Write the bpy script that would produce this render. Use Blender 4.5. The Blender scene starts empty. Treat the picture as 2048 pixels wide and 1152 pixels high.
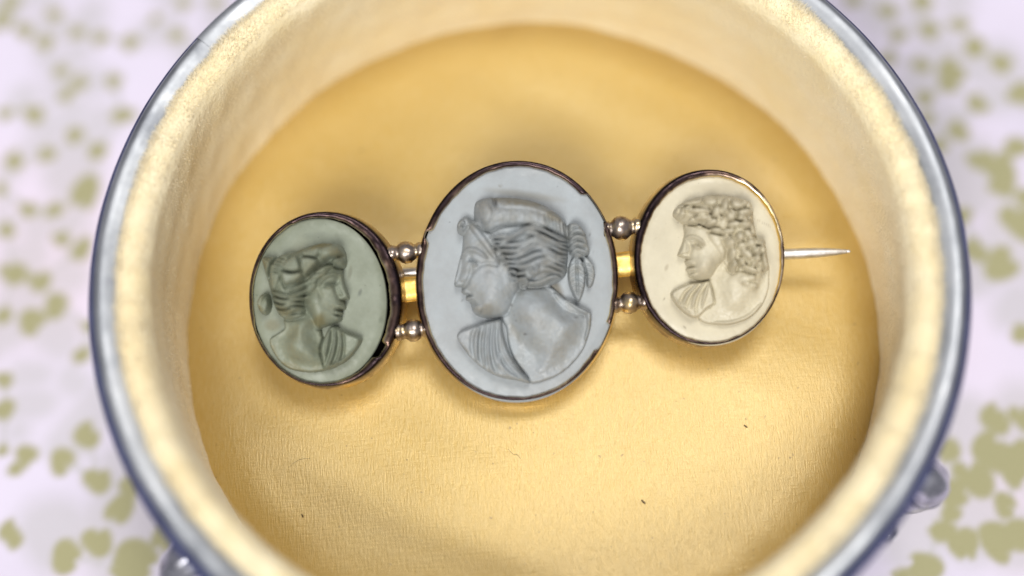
import bpy, bmesh, math, random
import numpy as np
from mathutils import Vector, Matrix

random.seed(7)
RNG = np.random.default_rng(11)
S = 0.001                                   # everything is authored in millimetres
scene = bpy.context.scene
COL = scene.collection

# ------------------------------------------------------------------ camera
F_PX = 3000.0
AIM = np.array([-1.512, 3.442, 0.0])
DIST, TILT, ROLL = 155.46, 0.3928, -0.0677
FW = np.array([0, math.sin(TILT), -math.cos(TILT)])
UP0 = np.array([0, math.cos(TILT), math.sin(TILT)])
RT0 = np.array([1.0, 0, 0])
RT = RT0 * math.cos(ROLL) + UP0 * math.sin(ROLL)
UP = UP0 * math.cos(ROLL) - RT0 * math.sin(ROLL)
CAM = AIM - FW * DIST
cam_data = bpy.data.cameras.new('camera')
cam_data.sensor_width = 36.0
cam_data.lens = 36.0 * F_PX / 2048.0
cam_data.clip_start = 0.005
cam_data.clip_end = 20.0
cam_data.dof.use_dof = True
cam_data.dof.focus_distance = 0.1475
cam_data.dof.aperture_fstop = 5.4
cam_data.dof.aperture_blades = 0
cam = bpy.data.objects.new('camera', cam_data)
COL.objects.link(cam)
M = Matrix.Identity(4)
for i in range(3):
    M[i][0], M[i][1], M[i][2], M[i][3] = RT[i], UP[i], -FW[i], CAM[i] * S
cam.matrix_world = M
scene.camera = cam
scene.render.resolution_x, scene.render.resolution_y = 1024, 576

# ------------------------------------------------------------------ light
world = bpy.data.worlds.new('World')
scene.world = world
world.use_nodes = True
bg = world.node_tree.nodes['Background']
bg.inputs[0].default_value = (0.90, 0.90, 1.0, 1)
bg.inputs[1].default_value = 0.36


def area_light(name, loc, target, size, power, color):
    d = bpy.data.lights.new(name, 'AREA')
    d.shape = 'RECTANGLE'
    d.size, d.size_y = size
    d.energy = power
    d.color = color
    o = bpy.data.objects.new(name, d)
    COL.objects.link(o)
    o.location = loc
    o.rotation_euler = (Vector(target) - Vector(loc)).to_track_quat('-Z', 'Y').to_euler()
    return o


# room window in front and to the left, and a softer lamp overhead
area_light('window_light', (-0.16, -0.62, 0.72), (0, 0, 0.01), (0.34, 0.28), 9.2, (1.0, 0.985, 0.97))
area_light('ceiling_light', (0.13, 0.17, 1.08), (0, 0, 0.01), (0.32, 0.32), 6.6, (1.0, 0.98, 0.95))

scene.view_settings.view_transform = 'Standard'
scene.view_settings.look = 'None'
scene.view_settings.exposure = -0.25
scene.view_settings.gamma = 1.0

# ------------------------------------------------------------------ helpers


def ray(px, py):
    px = np.asarray(px, float)
    py = np.asarray(py, float)
    return FW + ((px - 1024) / F_PX)[..., None] * RT - ((py - 576) / F_PX)[..., None] * UP


def on_z(px, py, z):
    d = ray(px, py)
    t = (z - CAM[2]) / d[..., 2]
    return CAM + d * t[..., None]


def mesh_obj(name, verts, faces, mat, parent=None, smooth=True, attrs=None):
    me = bpy.data.meshes.new(name)
    V = np.asarray(verts, float) * S
    me.from_pydata(V.tolist(), [], faces if isinstance(faces, list) else faces.tolist())
    if smooth:
        me.polygons.foreach_set('use_smooth', [True] * len(me.polygons))
    if attrs:
        for k, a in attrs.items():
            at = me.attributes.new(k, 'FLOAT', 'POINT')
            at.data.foreach_set('value', np.asarray(a, np.float32))
    me.materials.append(mat)
    me.update()
    o = bpy.data.objects.new(name, me)
    COL.objects.link(o)
    if parent:
        o.parent = parent
    return o


def tag(o, label=None, cat=None, group=None, kind=None):
    for k, v in (('label', label), ('category', cat), ('group', group), ('kind', kind)):
        if v:
            o[k] = v
    return o


def empty(name, loc=(0, 0, 0)):
    o = bpy.data.objects.new(name, None)
    o.empty_display_size = 0.01
    COL.objects.link(o)
    o.location = loc
    return o


def grid_faces(n, m, close_m=False, flip=False):
    """quads for n rows of m points"""
    i = np.arange(n - 1)[:, None]
    j = np.arange(m if close_m else m - 1)[None, :]
    a = i * m + j
    b = i * m + (j + 1) % m
    f = np.stack([a, b, b + m, a + m], -1).reshape(-1, 4)
    return f[:, ::-1] if flip else f


def lathe(profile, n=256, wob=None):
    prof = np.asarray(profile, float)
    a = np.linspace(0, 2 * math.pi, n, endpoint=False)
    r = prof[:, 0][:, None] * np.ones(n)[None]
    z = prof[:, 1][:, None] * np.ones(n)[None]
    if wob is not None:
        r, z = wob(r, z, a[None, :])
    V = np.stack([r * np.cos(a), r * np.sin(a), z], -1).reshape(-1, 3)
    return V, grid_faces(len(prof), n, True)


def smooth_profile(pts, per=6):
    return np.array(catmull(pts, per, closed=False))


def catmull(pts, per=6, closed=True):
    P = np.asarray(pts, float)
    n = len(P)
    if closed:
        Q = np.vstack([P[-1], P, P[0], P[1]])
        segs = n
    else:
        Q = np.vstack([2 * P[0] - P[1], P, 2 * P[-1] - P[-2]])
        segs = n - 1
    out = []
    for i in range(segs):
        p0, p1, p2, p3 = Q[i], Q[i + 1], Q[i + 2], Q[i + 3]
        for k in range(per):
            t = k / per
            out.append(0.5 * (2 * p1 + (p2 - p0) * t + (2 * p0 - 5 * p1 + 4 * p2 - p3) * t * t + (3 * p1 - p0 - 3 * p2 + p3) * t ** 3))
    if not closed:
        out.append(P[-1])
    return np.array(out)


def fnoise(x, seed, octs=4, base=1.0):
    """smooth periodic-free 1-D noise from sines"""
    r = np.random.default_rng(seed)
    v = 0
    for k in range(octs):
        f = base * (1.9 ** k)
        v = v + np.sin(x * f + r.uniform(0, 6.28)) * np.sin(x * f * 0.618 + r.uniform(0, 6.28)) / (1.6 ** k)
    return v


def noise2(shape, cell, seed):
    """value noise on a grid of given shape"""
    r = np.random.default_rng(seed)
    gy, gx = int(shape[0] / cell) + 3, int(shape[1] / cell) + 3
    g = r.uniform(-1, 1, (gy, gx))
    yy = np.arange(shape[0]) / cell
    xx = np.arange(shape[1]) / cell
    iy, ix = yy.astype(int), xx.astype(int)
    fy, fx = yy - iy, xx - ix
    fy = (fy * fy * (3 - 2 * fy))[:, None]
    fx = (fx * fx * (3 - 2 * fx))[None, :]
    a = g[np.ix_(iy, ix)]
    b = g[np.ix_(iy, ix + 1)]
    c = g[np.ix_(iy + 1, ix)]
    d = g[np.ix_(iy + 1, ix + 1)]
    return (a * (1 - fx) + b * fx) * (1 - fy) + (c * (1 - fx) + d * fx) * fy


def tube(path, radii, n=14, cap=True):
    P = np.asarray(path, float)
    T = np.gradient(P, axis=0)
    T /= np.linalg.norm(T, axis=1)[:, None]
    up = np.array([0, 0, 1.0])
    V = []
    for p, t, r in zip(P, T, radii):
        s = np.cross(t, up)
        if np.linalg.norm(s) < 1e-3:
            s = np.cross(t, [0, 1.0, 0])
        s /= np.linalg.norm(s)
        u = np.cross(s, t)
        for k in range(n):
            a = 2 * math.pi * k / n
            V.append(p + r * (math.cos(a) * s + math.sin(a) * u))
    F = grid_faces(len(P), n, True).tolist()
    if cap:
        F.append(list(range(n)))
        F.append(list(range((len(P) - 1) * n, len(P) * n))[::-1])
    return np.array(V), F


# ------------------------------------------------------------------ materials


class Mat:
    def __init__(self, name, **kw):
        self.m = bpy.data.materials.new(name)
        self.m.use_nodes = True
        self.nt = self.m.node_tree
        self.b = self.nt.nodes['Principled BSDF']
        for k, v in kw.items():
            self.set(k, v)

    def set(self, k, v):
        s = self.b.inputs[k.replace('_', ' ')]
        if hasattr(v, 'is_output'):
            self.nt.links.new(v, s)
        elif isinstance(v, tuple) and len(v) == 3:
            s.default_value = (*v, 1)
        else:
            s.default_value = v

    def n(self, kind, **props):
        nd = self.nt.nodes.new(kind)
        for k, v in props.items():
            setattr(nd, k, v)
        return nd

    def link(self, a, b):
        self.nt.links.new(a, b)

    def coords(self, scale=(1, 1, 1)):
        tc = self.n('ShaderNodeTexCoord')
        mp = self.n('ShaderNodeMapping')
        mp.inputs['Scale'].default_value = scale
        self.link(tc.outputs['Object'], mp.inputs['Vector'])
        return mp.outputs[0]

    def noise(self, scale, detail=4, rough=0.55, vec=None):
        nd = self.n('ShaderNodeTexNoise')
        nd.inputs['Scale'].default_value = scale
        nd.inputs['Detail'].default_value = detail
        nd.inputs['Roughness'].default_value = rough
        self.link(vec if vec is not None else self.coords(), nd.inputs['Vector'])
        return nd.outputs['Fac']

    def ramp(self, fac, stops):
        r = self.n('ShaderNodeValToRGB')
        e = r.color_ramp.elements
        while len(e) < len(stops):
            e.new(0.5)
        for el, (p, c) in zip(e, stops):
            el.position = p
            el.color = (*c, 1) if len(c) == 3 else c
        self.link(fac, r.inputs['Fac'])
        return r.outputs['Color']

    def val(self, fac, lo, hi, a=0.0, b=1.0):
        r = self.n('ShaderNodeMapRange')
        r.clamp = True
        for i, v in enumerate((lo, hi, a, b)):
            r.inputs[i + 1].default_value = v
        self.link(fac, r.inputs[0])
        return r.outputs[0]

    def mix(self, fac, a, b):
        m = self.n('ShaderNodeMix')
        m.data_type = 'RGBA'
        for s, v in ((m.inputs[0], fac), (m.inputs[6], a), (m.inputs[7], b)):
            if hasattr(v, 'is_output'):
                self.link(v, s)
            elif isinstance(v, tuple):
                s.default_value = (*v, 1)
            else:
                s.default_value = v
        return m.outputs[2]

    def math(self, op, a, b=0.0):
        m = self.n('ShaderNodeMath', operation=op)
        for s, v in ((m.inputs[0], a), (m.inputs[1], b)):
            if hasattr(v, 'is_output'):
                self.link(v, s)
            else:
                s.default_value = v
        return m.outputs[0]

    def attr(self, name):
        a = self.n('ShaderNodeAttribute')
        a.attribute_name = name
        return a.outputs['Fac']

    def bump(self, h, dist, strength=1.0):
        b = self.n('ShaderNodeBump')
        b.inputs['Strength'].default_value = strength
        b.inputs['Distance'].default_value = dist
        self.link(h, b.inputs['Height'])
        self.link(b.outputs[0], self.b.inputs['Normal'])


def stone_mat(name, base, alt, stain, dark):
    m = Mat(name, Roughness=0.55)
    m.set('Specular_IOR_Level', 0.45)
    c = m.mix(m.val(m.noise(240, 6, 0.65), 0.36, 0.66), base, alt)
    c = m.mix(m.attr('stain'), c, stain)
    # tiny dust and pits
    sp = m.noise(2600, 2, 0.5)
    clus = m.val(m.noise(420, 2), 0.5, 0.7)
    c = m.mix(m.math('MULTIPLY', m.val(sp, 0.70, 0.76), clus), c, dark)
    c = m.mix(m.attr('dirt'), c, dark)
    m.set('Base Color', c)
    m.set('Roughness', m.val(m.noise(900, 3), 0.3, 0.7, 0.34, 0.58))
    m.bump(m.noise(2400, 5, 0.7), 0.00006, 0.45)
    return m.m


STONE_C = stone_mat('blue_grey_lava_stone', (0.350, 0.382, 0.392), (0.305, 0.322, 0.325), (0.225, 0.205, 0.155), (0.08, 0.075, 0.07))
STONE_L = stone_mat('olive_grey_lava_stone', (0.248, 0.274, 0.208), (0.188, 0.208, 0.148), (0.19, 0.165, 0.075), (0.035, 0.045, 0.035))
STONE_R = stone_mat('cream_lava_stone', (0.605, 0.553, 0.405), (0.525, 0.474, 0.342), (0.42, 0.365, 0.25), (0.20, 0.16, 0.10))


def metal_mat(name, stops, rough=(0.2, 0.4), scale=700, attr=None, bump=0.3):
    m = Mat(name, Metallic=1.0)
    n = m.noise(scale, 5, 0.6)
    if attr:
        n = m.math('ADD', m.math('MULTIPLY', n, 0.6), m.math('SUBTRACT', m.attr(attr), 0.3))
    m.set('Base Color', m.ramp(n, stops))
    m.set('Roughness', m.val(m.noise(scale * 1.7, 3), 0.3, 0.7, *rough))
    m.bump(m.noise(scale * 1.3, 3), 0.00006, bump)
    return m.m


BEZEL = metal_mat('tarnished_gilt_bezel', [(0.12, (0.030, 0.020, 0.022)), (0.36, (0.095, 0.060, 0.046)), (0.56, (0.36, 0.27, 0.20)), (0.72, (0.75, 0.62, 0.42)), (0.95, (0.86, 0.60, 0.17))], (0.24, 0.38), 420, 'wear', 0.1)
BEAD = metal_mat('worn_silver_bead', [(0.32, (0.13, 0.085, 0.06)), (0.52, (0.42, 0.35, 0.30)), (0.72, (0.72, 0.54, 0.24))], (0.24, 0.5), 700)
GOLD = metal_mat('rubbed_gold', [(0.3, (0.72, 0.46, 0.09)), (0.6, (0.95, 0.70, 0.24))], (0.38, 0.55), 900)
STEEL = metal_mat('pin_steel', [(0.3, (0.55, 0.53, 0.50)), (0.7, (0.82, 0.80, 0.78))], (0.4, 0.55), 1200)
SILVER = metal_mat('polished_silver', [(0.30, (0.29, 0.305, 0.33)), (0.5, (0.46, 0.478, 0.50)), (0.72, (0.60, 0.615, 0.63))], (0.38, 0.60), 140, bump=0.12)
BAND = metal_mat('navy_baked_reflection', [(0.35, (0.012, 0.020, 0.085)), (0.65, (0.03, 0.045, 0.15))], (0.4, 0.6), 300, bump=0.1)  # navy put into the colour for the dark reflection on the rim's outer face
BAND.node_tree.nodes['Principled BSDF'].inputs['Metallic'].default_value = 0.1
LEGM = metal_mat('cast_silver', [(0.34, (0.10, 0.10, 0.12)), (0.5, (0.46, 0.46, 0.50)), (0.70, (0.72, 0.72, 0.76))], (0.22, 0.42), 380, bump=0.7)

m = Mat('cream_velvet', Roughness=0.95)
m.set('Specular_IOR_Level', 0.1)
v1 = m.noise(160, 5)
c = m.mix(m.val(v1, 0.35, 0.68), (0.90, 0.77, 0.47), (0.93, 0.84, 0.60))
c = m.mix(m.val(m.noise(45, 3), 0.45, 0.7, 0, 0.4), c, (0.84, 0.68, 0.40))
m.set('Base Color', c)
m.set('Sheen_Weight', 0.5)
m.set('Sheen_Roughness', 0.4)
m.set('Sheen_Tint', (1.0, 0.93, 0.78, 1.0))
m.bump(m.noise(1800, 4, 0.65), 0.00025, 0.7)
VELVET = m.m
m = Mat('cream_velvet_fibre', Roughness=0.8)
m.set('Base Color', m.mix(m.attr('tone'), (0.84, 0.75, 0.55), (0.92, 0.86, 0.70)))
m.set('Specular_IOR_Level', 0.15)
FIBRE = m.m

# gold satin: fine upright ribs, stretched threads and a soft directional sheen
m = Mat('gold_satin')
uv = m.coords((1, 1, 1))
thread = m.noise(1.0, 4, 0.65, m.coords((6400, 1000, 1000)))
cross = m.noise(1.0, 3, 0.6, m.coords((500, 5200, 5200)))
broad = m.noise(40, 4)
c = m.mix(m.val(broad, 0.35, 0.68), (0.540, 0.360, 0.088), (0.61, 0.430, 0.138))
c = m.mix(m.val(thread, 0.36, 0.64, 0.0, 0.4), c, (0.64, 0.50, 0.23))
c = m.mix(m.val(m.noise(1700, 1), 0.75, 0.79, 0.0, 0.6), c, (0.25, 0.16, 0.06))
c = m.mix(m.val(m.noise(95, 5, 0.7), 0.56, 0.74, 0.0, 0.35), c, (0.50, 0.345, 0.115))
m.set('Base Color', c)
m.set('Metallic', 0.2)
m.set('Roughness', m.val(thread, 0.3, 0.7, 0.31, 0.41))
m.set('Specular_IOR_Level', 1.0)
m.set('Specular_Tint', (1.0, 0.96, 0.88, 1.0))
m.set('Sheen_Weight', 0.12)
m.set('Sheen_Roughness', 0.35)
m.set('Sheen_Tint', (1.0, 0.92, 0.75, 1.0))
h = m.math('ADD', m.math('MULTIPLY', thread, 1.4), m.math('MULTIPLY', cross, 0.6))
m.bump(h, 0.00006, 0.6)
SATIN = m.m

m = Mat('printed_cotton', Roughness=0.9)
m.set('Specular_IOR_Level', 0.15)
c = m.mix(m.val(m.noise(38, 3), 0.38, 0.66), (0.72, 0.66, 0.775), (0.65, 0.60, 0.70))
c = m.mix(m.val(m.noise(22, 2), 0.5, 0.7), c, (0.77, 0.66, 0.76))
c = m.mix(m.attr('pale'), c, (0.46, 0.45, 0.42))
c = m.mix(m.attr('leaf'), c, (0.37, 0.35, 0.195))
m.set('Base Color', c)
m.bump(m.noise(1500, 3), 0.0001, 0.5)
CLOTH = m.m

m = Mat('dark_lint', Roughness=0.9)
m.set('Base Color', (0.12, 0.08, 0.04))
LINT = m.m

# ------------------------------------------------------------------ tablecloth (the ground)
TABLE_Z = -15.0
LEAVES = [  # photo x, y, radius, stretch
    (110, 30, 17, 1), (50, 62, 17, 1.2), (12, 42, 22, 1), (92, 92, 18, 1.1), (152, 70, 17, 1), (205, 82, 17, 1), (265, 90, 18, 1.1), (352, 75, 17, 1),
    (310, 42, 12, 1), (120, 145, 16, 1), (162, 165, 15, 1.5), (132, 195, 15, 1.3), (232, 166, 18, 1), (242, 232, 20, 1.3), (8, 225, 16, 1), (65, 225, 20, 1.2),
    (152, 272, 19, 1.1), (200, 302, 19, 1.3), (28, 315, 20, 1.1), (88, 308, 19, 1), (0, 372, 15, 1), (170, 390, 30, 1.4), (50, 412, 17, 1.3), (102, 418, 18, 1.2),
    (10, 452, 19, 1), (118, 472, 18, 1.1), (160, 502, 22, 1.3), (18, 538, 25, 1.3), (72, 555, 24, 1.1), (430, 5, 16, 1), (370, 5, 16, 1), (20, 5, 20, 1),
    (115, 608, 27, 1.1), (65, 641, 28, 1.1), (0, 631, 20, 1), (162, 711, 19, 1), (3, 753, 20, 1), (6, 821, 23, 1.1), (0, 901, 14, 1), (172, 863, 27, 1.1),
    (125, 921, 28, 1), (190, 953, 29, 1), (235, 1020, 30, 1.1), (258, 975, 22, 1.3), (190, 1076, 32, 1), (135, 1111, 34, 1), (275, 1120, 44, 1.2), (325, 1075, 26, 1.4), (232, 1132, 20, 1), (172, 648, 12, 1.4),
    (1701, 5, 16, 1), (1771, 22, 18, 1), (1846, 8, 20, 1.2), (1791, 72, 16, 1), (1861, 65, 18, 1.2), (1913, 50, 16, 1.2), (1953, 95, 21, 1.2), (1776, 122, 14, 1.2),
    (1841, 130, 17, 1), (1903, 140, 25, 1.2), (1895, 170, 18, 1), (2006, 130, 20, 1.2), (2040, 195, 26, 1), (1956, 207, 21, 1), (1846, 200, 17, 1), (1916, 260, 20, 1.2),
    (1881, 290, 15, 1.2), (1856, 240, 14, 1), (1990, 330, 32, 1.3), (2002, 375, 26, 1.2), (1955, 325, 18, 1.2), (2036, 440, 34, 1.2), (1928, 435, 18, 1), (1951, 497, 22, 1.2), (2006, 525, 30, 1.3), (2046, 395, 22, 1),
    (2040, 666, 22, 1), (1991, 831, 27, 1.2), (2045, 830, 24, 1.2), (1896, 905, 22, 1.2), (1985, 895, 36, 1.2), (1945, 950, 34, 1.2), (2035, 945, 30, 1), (1915, 985, 26, 1.2),
    (2015, 1010, 24, 1), (1881, 1061, 24, 1.1), (1931, 1093, 30, 1.1), (2005, 1086, 36, 1.2), (1843, 1135, 32, 1), (2046, 1070, 30, 1), (1905, 1020, 18, 1.4), (1800, 1150, 18, 1), (2040, 900, 30, 1)]
xs = np.arange(-95, 95.01, 0.4)
ys = np.arange(-70, 95.01, 0.4)
X, Y = np.meshgrid(xs, ys)
leaf = np.zeros_like(X)
pale = np.zeros_like(X)
lr = np.random.default_rng(5)


def stamp(field, cx, cy, r, stretch, ang, amount=1.0, edge=0.5):
    sel_x = np.where(np.abs(xs - cx) < r * 2.6)[0]
    sel_y = np.where(np.abs(ys - cy) < r * 2.6)[0]
    if not len(sel_x) or not len(sel_y):
        return
    w = np.ix_(sel_y, sel_x)
    dx, dy = X[w] - cx, Y[w] - cy
    u = (dx * math.cos(ang) + dy * math.sin(ang)) / stretch
    v = -dx * math.sin(ang) + dy * math.cos(ang)
    phi = np.arctan2(v, u)
    rr = r * (0.98 + 0.17 * np.cos(phi) + 0.09 * np.cos(2 * phi + ang) + 0.08 * np.cos(3 * phi + ang * 5) - 0.38 * np.exp(-(np.angle(np.exp(1j * (phi - 2.6))) / 0.28) ** 2))
    k = np.clip((rr - np.hypot(u, v)) / edge + 0.5, 0, 1) * amount
    field[w] = np.maximum(field[w], k)


LW = []
for (px, py, r, st) in LEAVES:
    p = on_z(px, py, TABLE_Z)
    q = on_z(px + r * (1.10 if px > 1650 else 1.0), py, TABLE_Z)
    rad = float(np.linalg.norm(q - p))
    ang = lr.uniform(0, 6.28)
    stamp(leaf, p[0], p[1], rad, st, ang)
    LW.append((p[0], p[1], rad))
for (x, y, r) in LW:            # paler second printing and thin stems between neighbours
    a = lr.uniform(0, 6.28)
    stamp(pale, x + 2.4 * math.cos(a), y + 2.4 * math.sin(a), r * 2.0, 1.3, a, 0.5, 2.4)
    near = sorted(LW, key=lambda q: (q[0] - x) ** 2 + (q[1] - y) ** 2)[1:3]
    for (x2, y2, r2) in near:
        if math.hypot(x2 - x, y2 - y) < 6:
            for t in np.linspace(0, 1, 14):
                stamp(pale, x + (x2 - x) * t, y + (y2 - y) * t, 0.36, 1, 0, 0.75, 0.5)
for k in range(110):            # the pattern goes on beyond and under the box
    x, y = lr.uniform(-93, 93), lr.uniform(-68, 93)
    if abs(x) > 56 or y > 60 or y < -42 or math.hypot(x, y) < 40:
        stamp(leaf, x, y, lr.uniform(0.9, 1.6), lr.uniform(1, 1.3), lr.uniform(0, 6.28))
ZT = TABLE_Z + 0.9 * noise2(X.shape, 75, 3) + 0.08 * noise2(X.shape, 22, 4)
cloth = mesh_obj('tablecloth', np.stack([X, Y, ZT], -1).reshape(-1, 3), grid_faces(*X.shape), CLOTH, attrs={'leaf': leaf.ravel(), 'pale': pale.ravel()})
tag(cloth, 'pale lilac cotton cloth printed with olive leaves under the box', 'tablecloth', kind='structure')

# ------------------------------------------------------------------ trinket box
box = empty('trinket_box', (0, 0, TABLE_Z * S))
tag(box, 'round silver trinket box lined with cream velvet and gold satin, standing open', 'trinket box')
BO = np.array([0, 0, TABLE_Z])      # parts are written in world millimetres, children of the empty


def boxpart(name, V, F, mat, attrs=None, parent=None):
    o = mesh_obj(name, np.asarray(V) - BO, F, mat, parent or box, attrs=attrs)
    return o


def rim_wob(r, z, a):
    return r + 0.05 * np.sin(3 * a + 1) + 0.03 * fnoise(a * 4, 3), z + 0.06 * np.sin(2 * a + 0.6) + 0.02 * fnoise(a * 6, 5)


body_prof = smooth_profile([(39.35, 14.3), (39.0, 13.2), (39.3, 11), (40.0, 7), (40.2, 3), (39.6, -1), (38.0, -4), (35.5, -5.6), (30, -6.2), (15, -6.4), (0.3, -6.5)], 5)
V, F = lathe(body_prof, 192)
boxpart('body', V, F[:, ::-1], SILVER)
rim_prof = smooth_profile([(37.3, 13.0), (37.35, 15.2), (37.55, 15.9), (38.1, 16.35), (38.7, 16.6), (39.2, 16.75), (39.65, 16.78), (40.0, 16.62), (40.25, 16.35)], 5)
V, F = lathe(rim_prof, 320, rim_wob)
boxpart('rim', V, F[:, ::-1], SILVER)
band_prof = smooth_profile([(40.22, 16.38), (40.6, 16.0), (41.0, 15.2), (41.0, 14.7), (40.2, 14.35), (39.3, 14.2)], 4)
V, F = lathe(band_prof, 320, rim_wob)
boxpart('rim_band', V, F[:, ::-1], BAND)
# thin hinge plate soldered along the back of the rim
aa = np.radians(np.linspace(62, 140.5, 120))
pp = smooth_profile([(37.75, 16.2), (38.15, 16.45), (38.72, 16.68), (39.22, 16.83), (39.68, 16.86), (40.1, 16.74), (40.3, 16.35)], 3)
r_, a_ = np.meshgrid(pp[:, 0], aa, indexing='ij')
z_ = pp[:, 1][:, None] + 0 * a_
r_, z_ = rim_wob(r_, z_, a_)
V = np.stack([r_ * np.cos(a_), r_ * np.sin(a_), z_], -1).reshape(-1, 3)
boxpart('hinge_plate', V, grid_faces(len(pp), len(aa))[:, ::-1], SILVER)


# velvet lining: padded lip rolling into the wall
def vel_wob(r, z, a):
    low = np.clip((16 - z) / 16, 0, 1)
    left = np.exp(-((np.angle(np.exp(1j * (a - math.radians(192))))) / 0.6) ** 2)
    up_r = np.exp(-((np.angle(np.exp(1j * (a - math.radians(42))))) / 0.45) ** 2)
    r = r - 0.75 * left * low - 0.55 * up_r * low
    r = r + 0.10 * fnoise(a * 9, 21) * (0.4 + 0.6 * low) + 0.06 * fnoise(a * 23 + z * 0.4, 22) + 0.05 * np.sin(z * 1.3 + 5 * a)
    z = z + (0.07 * fnoise(a * 12, 23) + 0.04 * fnoise(a * 40, 29)) * (1 - low)
    return r, z


vel_key = [(38.25, 15.4), (38.1, 16.3), (37.5, 16.95), (36.6, 17.1), (35.75, 16.65), (35.2, 15.6), (35.15, 14), (35.35, 11), (35.6, 7), (35.85, 3), (35.95, 0.2), (35.9, -1.2)]
vel_prof = smooth_profile(vel_key, 6)
V, F = lathe(vel_prof, 420, vel_wob)
velvet = boxpart('velvet_lining', V, F, VELVET)
# standing pile: short fibres over the lip and upper wall
NV = 420
VV = V.reshape(len(vel_prof), NV, 3)
dz = np.gradient(VV, axis=0)
da = np.stack([np.roll(VV[..., k], -1, 1) - np.roll(VV[..., k], 1, 1) for k in range(3)], -1)
NN = np.cross(da, dz)
NN /= np.linalg.norm(NN, axis=-1)[..., None]
mid = VV[30, 0]
if np.dot(NN[30, 0], -mid * np.array([1, 1, 0])) < 0:
    NN = -NN
nf = 130000
rows = np.where(RNG.uniform(size=nf) < 0.8, RNG.uniform(0, 26, nf), RNG.uniform(20, len(vel_prof) - 2, nf))
ri = rows.astype(int)
ci = RNG.integers(0, NV, nf)
ft, fc = rows - ri, RNG.uniform(0, 1, nf)
P = VV[ri, ci] * (1 - ft)[:, None] + VV[ri + 1, ci] * ft[:, None]
P = P + (VV[ri, (ci + 1) % NV] - VV[ri, ci]) * fc[:, None]
N0 = NN[ri, ci]
lean = RNG.normal(0, 0.38, (nf, 3)) + np.array([0.05, -0.05, 0.12])
D = N0 + lean
D /= np.linalg.norm(D, axis=1)[:, None]
L = RNG.uniform(0.15, 0.42, nf) * np.where(ri < 14, 1.45, np.where(ri < 26, 0.9, 0.4)) * (1 + 0.35 * fnoise(np.arctan2(P[:, 1], P[:, 0]) * 40, 77, 3))
sd = np.cross(D, RNG.normal(size=(nf, 3)))
sd /= np.linalg.norm(sd, axis=1)[:, None]
w = 0.028
tri = np.stack([P - D * 0.05 - sd * w, P - D * 0.05 + sd * w, P + D * L[:, None]], 1).reshape(-1, 3)
pile = boxpart('velvet_pile', tri, np.arange(nf * 3).reshape(-1, 3), FIBRE, attrs={'tone': np.repeat(RNG.uniform(0, 1, nf), 3)}, parent=velvet)
tag(pile, kind='stuff')

# satin cushion in the bottom
nr, na = 110, 320
rr = np.linspace(0, 1, nr) ** 0.8 * 36.3
aa = np.linspace(0, 2 * math.pi, na, endpoint=False)
R_, A_ = np.meshgrid(rr, aa, indexing='ij')


def satin_z(x, y):
    r = np.hypot(x, y)
    a = np.arctan2(y, x)
    z = 2.2 * (1 - (r / 36.3) ** 2) - 0.3 - 0.9 * np.clip((r - 31) / 5.3, 0, 1) ** 2
    edge = np.clip((r - 20) / 16, 0, 1) ** 2
    z = z + edge * 0.28 * fnoise(a * 5, 41, 3) * 0.5
    z = z + 0.20 * np.sin(x * 0.10 + y * 0.21 + 1) + 0.12 * np.sin(x * 0.22 - y * 0.16) + 0.05 * np.sin(0.42 * y + 0.20 * x + 0.8 * np.sin(x * 0.1)) + 0.02 * np.sin(0.9 * y + 0.5 * x)
    return z


X_, Y_ = R_ * np.cos(A_), R_ * np.sin(A_)
V = np.stack([X_, Y_, satin_z(X_, Y_)], -1).reshape(-1, 3)
boxpart('satin_cushion', V, grid_faces(nr, na, True), SATIN)


# three cast scroll legs
def leg(az):
    path, rad = [], []
    key = catmull([(38.6, 5.0), (40.6, 6.6), (42.1, 5.6), (42.3, 2.5), (41.4, -2.5), (40.6, -8.5), (41.4, -13.0), (42.8, -14.0)], 8, False)
    rk = np.interp(np.linspace(0, 1, len(key)), [0, 0.15, 0.3, 0.45, 0.65, 0.8, 0.92, 1], [1.6, 2.1, 2.0, 1.7, 1.15, 0.95, 1.15, 0.8])
    P = np.stack([key[:, 0] * math.cos(az), key[:, 0] * math.sin(az), key[:, 1]], 1)
    V, F = tube(P, rk, 28)
    k = np.arange(len(V))
    ring, seg = k // 28, k % 28
    c = P[ring]
    d = V - c
    orn = 1 + 0.09 * np.cos(seg / 28 * 2 * math.pi * 6 + ring * 0.25) * np.clip(1 - ring / 34, 0, 1) + 0.035 * np.sin(ring * 0.9)
    V = c + d * orn[:, None] + RNG.normal(0, 0.012, V.shape)
    V[:, 2] = np.maximum(V[:, 2], TABLE_Z + 0.05)
    boxpart('leg', V, F, LEGM)


LEG_AZ = []
for (px, py) in ((1862, 962), (368, 1128)):
    p = on_z(px, py, 6.5)
    LEG_AZ.append(math.atan2(p[1], p[0]))
LEG_AZ.append((LEG_AZ[0] + LEG_AZ[1]) / 2 + math.pi)
for az in LEG_AZ:
    leg(az)

# ------------------------------------------------------------------ brooch
TB = math.radians(19.0)
BU = np.array([1.0, 0, 0])
BV = np.array([0, math.cos(TB), math.sin(TB)])
BN = np.array([0, -math.sin(TB), math.cos(TB)])
B0 = on_z(1034.0, 560.0, 9.2)
brooch = empty('brooch', tuple((B0 + BN * -5.0) * S))
tag(brooch, 'three stone gilt cameo bar brooch with carved profile busts lying on gold satin', 'brooch')
BRO = B0 + BN * -5.0


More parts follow.
